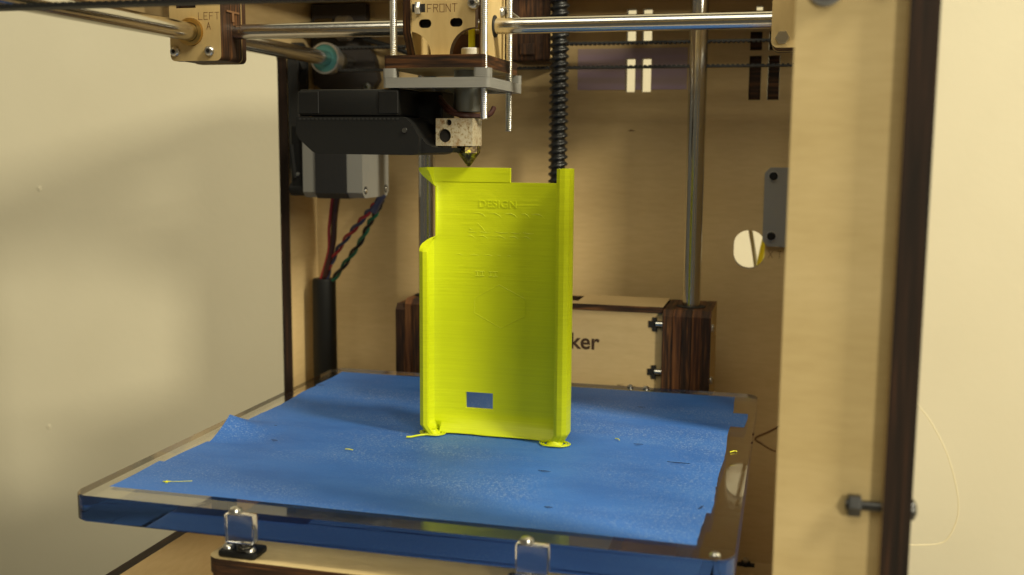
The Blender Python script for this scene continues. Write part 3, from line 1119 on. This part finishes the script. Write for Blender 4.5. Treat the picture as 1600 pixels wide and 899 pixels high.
BR = thing('sliding_block', 'plywood sliding block with hex nut, half hidden behind the front post', 'sliding block', (243, 123, 157.6))
for k, (y0, y1) in enumerate(((112, 115.6), (115.8, 120.6), (120.8, 125.4), (125.6, 130.2), (130.4, 134))):
    bm = new()
    a = 0 if k in (0, 4) else .25
    plate(bm, 'XZ', [rrect(230.4 + a, 256 - a, 159.3 + a, 200, 2.6), circ(250, 170, 4.4, 20)], y0, y1)
    finish('block_layer', bm, [PLYB if k in (0, 4) else CHY, CHY], BR)
bm = new()
hex_nut(bm, (234.5, 112, 162.9), (0, -1, 0), 2.6, 1.8, 0)
cyl(bm, (234.5, 112, 162.9), (234.5, 109.6, 162.9), 1.3, 14, 0)
finish('nut', bm, ZINC, BR)

RB = thing('sliding_block', 'layered plywood sliding block on the rear rod, right behind the print head', 'sliding block', (103, 260, 167))
xx = 92.0
for k, w in enumerate((4.2, 4.6, 4.6, 4.6, 4.0)):
    bm = new()
    plate(bm, 'YZ', [rrect(250 + (k % 2) * .4, 282, 167.2, 204, 1.2), circ(271, 188.5, 4.6, 20)], xx + .06, xx + w - .06)
    finish('block_layer', bm, [PLYB if k == 4 else CHX, CHX], RB)
    xx += w
bm = new()
socket_screw(bm, (114, 256, 196.5), (1, 0, 0), 2.3, 1.8)
hex_nut(bm, (113.9, 258, 172.5), (1, 0, 0), 2.6, 1.8)
finish('screw', bm, [ZINC, HOLEM], RB)
bm = new()
box(bm, 98, 106, 247.5, 249.9, 170, 176, .5, 1)
finish('belt_clip', bm, CHX, RB)

# belts: closed toothed loops running across the printer
PX0, PX1, PR = -14.7, 250.0, 6.45
for yc, PZ, lab in ((258, 170.0, 'black toothed belt stretched across the back, behind the print head'), (-16, 170.2, 'black toothed belt crossing the top left corner in the foreground')):
    bm = new()
    w = 3.0
    pts = []
    for k in range(13):
        a = math.radians(-90 + 180 * k / 12)
        pts.append((PX1 + PR * math.cos(a), PZ + PR * math.sin(a), math.cos(a), math.sin(a)))
    for k in range(13):
        a = math.radians(90 + 180 * k / 12)
        pts.append((PX0 + PR * math.cos(a), PZ + PR * math.sin(a), math.cos(a), math.sin(a)))
    n = len(pts)
    ring = []
    for x, z, nx, nz in pts:
        ring.append([bm.verts.new((x + nx * o_, yc + dy, z + nz * o_)) for o_, dy in ((-.45, -w), (.45, -w), (.45, w), (-.45, w))])
    for k in range(n):
        j = (k + 1) % n
        for q in range(4):
            r_ = (q + 1) % 4
            bm.faces.new([ring[k][q], ring[k][r_], ring[j][r_], ring[j][q]])
    x = PX0
    while x < PX1:
        for z0, z1 in ((PZ - PR + .3, PZ - PR + 1.0), (PZ + PR - 1.0, PZ + PR - .3)):
            box(bm, x, x + 1.3, yc - w + .05, yc + w - .05, z0, z1)
        x += 2.5
    tag(finish('toothed_belt', bm, RUBBER), lab, 'drive belt', 'drive belts')

# pulleys and collars on the rods
PU = thing('rod_pulley', 'silver and teal flanged pulley on the steel rod, upper left', 'pulley', (-14.7, 250, 161))
bm = new()
plate(bm, 'XZ', [circ(-14.7, 170, 7.6, 36), circ(-14.7, 170, 4.1, 28)], 249.2, 250.2, 0, 0)
finish('teal_face', bm, TEAL, PU)
bm = new()
plate(bm, 'XZ', [circ(-14.7, 170, 8.7, 36), circ(-14.7, 170, 7.65, 36)], 248.6, 251.5, 0, 0)
plate(bm, 'XZ', [circ(-14.7, 170, 8.2, 36), circ(-14.7, 170, 4.1, 28)], 250.4, 257, 0, 0)
finish('flange_rim', bm, ALU, PU)
bm = new()
plate(bm, 'XZ', [circ(-14.7, 170, 5.6, 28), circ(-14.7, 170, 4.1, 28)], 257.1, 268, 0, 0)
finish('hub', bm, ALUD, PU)
SB = thing('short_belt', 'short upright black belt by the left wall strip, above the motor', 'drive belt', (-36, 260, 104))
bm = new()
plate(bm, 'YZ', [rrect(252.5, 267.5, 104, 180, 7.4), rrect(255, 265, 106.5, 177.5, 4.9)], -39.2, -33.4, 0, 0)
finish('belt_loop', bm, RUBBER, SB)
for z in (112, 170):
    bm = new()
    cyl(bm, (-39.4, 260, z), (-32.8, 260, z), 5.2, 20)
    finish('belt_drum', bm, BLACKM, SB)
CO = thing('shaft_collar', 'pale silver collar on the rear rod left of the print head', 'collar', (-12, 271, 181))
bm = new()
lathe(bm, (-16, 271, 188.5), (1, 0, 0), [(0, 4.1), (0, 6.6), (.4, 7), (7.2, 7), (7.6, 6.6), (7.6, 4.1)], 28, 0, False)
finish('collar_ring', bm, ALU, CO)
bm = new()
lathe(bm, (-29, 271, 188.5), (1, 0, 0), [(0, 4.1), (0, 6), (11, 6), (11, 4.1)], 24, 0, False)
finish('collar_hub', bm, DSTEEL, CO)

# bearing plate on the back panel around the rod end
BP = thing('bearing_plate', 'dark bearing plate with bolt on the back panel behind the pulley', 'bearing plate', (-12, 286, 150))
bm = new()
plate(bm, 'XZ', [[(-38, 204), (-38, 158), (-22, 148), (-4, 150), (3, 160), (1, 172), (-4, 182), (-4, 204)]], 283, 289.8)
finish('board', bm, [BLACKPL, BLACKPL], BP)
bm = new()
socket_screw(bm, (-3.5, 283, 156), (0, -1, 0), 2.6, 1.8)
finish('bolt', bm, [ALUD, HOLEM], BP)
CH = new()
tube(CH, spline([(-2, 276, 183), (15, 277, 178), (30, 278, 173), (48, 278, 172), (66, 278, 171), (88, 279, 173)], 6), 1.5, 8)
tag(finish('signal_cable', CH, WIRES['black']), 'thin black cable sagging below the rear rod, left of the print head', 'cable')

# ------------------------------------------------------------------ stepper motor
MO = thing('stepper_motor', 'square stepper motor with black middle band in the left rear corner', 'motor', (-2, 247, 93.4))
YM0, YM1, ZM0, ZM1 = 227.6, 266, 93.4, 132
CP = [(YM0 + 3, ZM0), (YM1 - 3, ZM0), (YM1, ZM0 + 3), (YM1, ZM1 - 3), (YM1 - 3, ZM1), (YM0 + 3, ZM1), (YM0, ZM1 - 3), (YM0, ZM0 + 3)]
bm = new()
plate(bm, 'YZ', [CP], -19, -11.6, 0, 0)
finish('front_cap', bm, GREYC, MO)
bm = new()
plate(bm, 'YZ', [[(a + (.5 if a > 247 else -.5), b + (.5 if b > 112 else -.5)) for a, b in CP]], -11.5, 6.9, 0, 0)
finish('lamination_stack', bm, GREYL, MO)
bm = new()
plate(bm, 'YZ', [CP], 7.0, 16, 0, 0)
cap = finish('rear_cap', bm, GREYC, MO)
for y in (YM0 + 4.2, YM1 - 4.2):
    for z in (ZM0 + 4.2, ZM1 - 4.2):
        bm = new()
        lathe(bm, (15.95, y, z), (1, 0, 0), [(0, 2.2), (.15, 2.2)], 18, 1)
        lathe(bm, (16.0, y, z - .3), (1, 0, 0), [(0, 1.2), (.5, .9)], 14, 0)
        finish('cap_screw', bm, [ZINC, HOLEM], cap)
bm = new()
box(bm, -27, -19.2, YM0 + 1, YM1, 98, 133, 1, 1)
cyl(bm, (-27.6, YM0 + 4, 97.6), (-19, YM0 + 4, 97.6), 3.6, 18)
cyl(bm, (-32.4, 247, 112), (-19, 247, 112), 7, 24)
cyl(bm, (-26, YM0 + .5, 122), (-24, YM0 + .3, 104), 1.2, 8)
finish('motor_mount', bm, BLACKP, MO)
bm = new()
lathe(bm, (-22.5, YM0 + 1, 106), (0, -1, 0), [(0, 1.1), (.8, .8)], 12)
finish('mount_screw', bm, ZINC, MO)


def twist(bm, path, r, off, turns, phase, mi=0):
    pts = spline(path, 10)
    n = len(pts)
    out = []
    for i, p in enumerate(pts):
        t = (pts[min(i + 1, n - 1)] - pts[max(i - 1, 0)]).normalized()
        u, w = frame_of(t)
        a = phase + 2 * math.pi * turns * i / (n - 1)
        out.append(p + (u * math.cos(a) + w * math.sin(a)) * off)
    tube(bm, out, r, 6, mi)


WB = thing('motor_wires', 'twisted red, blue and green motor wires running down from the motor into a black sleeve', 'wires', (-27, 268, 40))
p1 = [(14, 258, 92), (8, 259, 86), (0, 261, 78), (-10, 264, 68), (-20, 268, 56), (-26, 270, 42)]
p2 = [(14.5, 260, 92), (11, 261, 85), (5, 263, 77), (-2, 266, 66), (-12, 269, 54), (-22, 271, 42)]
for nm, pp, ph, off in (('red', p1, 0, 1.0), ('blue', p1, math.pi, 1.0), ('green', p2, 0, 1.0), ('black', p2, math.pi, 1.0)):
    bm = new()
    twist(bm, pp, .95, off, 4.5, ph)
    finish('wire', bm, WIRES[nm], WB)
bm = new()
tube(bm, spline([(-14, 262, 93), (-17, 264, 80), (-19, 266, 66), (-24, 268, 50), (-27, 270, 42)], 6), 1.9, 8)
finish('wire', bm, WIRES['brown'], WB)
bm = new()
tube(bm, spline([(-17, 262, 93), (-21, 265, 74), (-22, 266, 60), (-29, 269, 42)], 6), 1.0, 8)
finish('wire', bm, WIRES['red'], WB)
bm = new()
tube(bm, spline([(16, 257, 94), (12, 258.5, 89), (9, 260, 84.5)], 5), [2.2] * 6 + [2.5] * 5, 10)
finish('wire_sheath', bm, WIRES['blue'], WB)
bm = new()
lathe(bm, (-28, 272, -113), (0, 0, 1), [(0, 7), (110, 7.2), (154.6, 7.0), (156, 6.2), (156.2, 4.6)], 24)
tag(finish('cable_sleeve', bm, BLACKP), 'thick black cable sleeve standing in the left rear corner', 'cable sleeve')

# ------------------------------------------------------------------ behind the printer
bm = new()
tube(bm, spline([(232, 318, 130), (230, 317, 95), (227.6, 316, 76), (223.6, 316, 52), (221, 317, 20), (221, 318, -231)], 8), 1.7, 8)
tag(finish('filament_strand', bm, FILAM), 'yellow filament strand seen through the oval hole in the back panel', 'filament')
bm = new()
tube(bm, spline([(214, 322, 100), (217, 322, 80), (220.5, 322, 62), (224, 322, 40)], 8), 1.2, 8)
tag(finish('power_cable', bm, mat('grey_cable', (0.30, 0.28, 0.22), .6)), 'thin grey cable seen through the oval hole in the back panel', 'cable')
bm = new()
tube(bm, spline([(303, 319, 4), (311, 320, -17), (321, 321, -30), (331, 321, -48), (337.5, 321, -68), (339.5, 321, -84), (336, 321, -97), (331, 321, -102.5), (318, 320, -104.5), (300, 318, -105)], 8), .36, 6)
tag(finish('filament_loop', bm, PALEF), 'thin pale filament loop hanging against the wall right of the printer', 'filament')

for o in scene.objects:
    if '_o' in o:
        del o['_o']
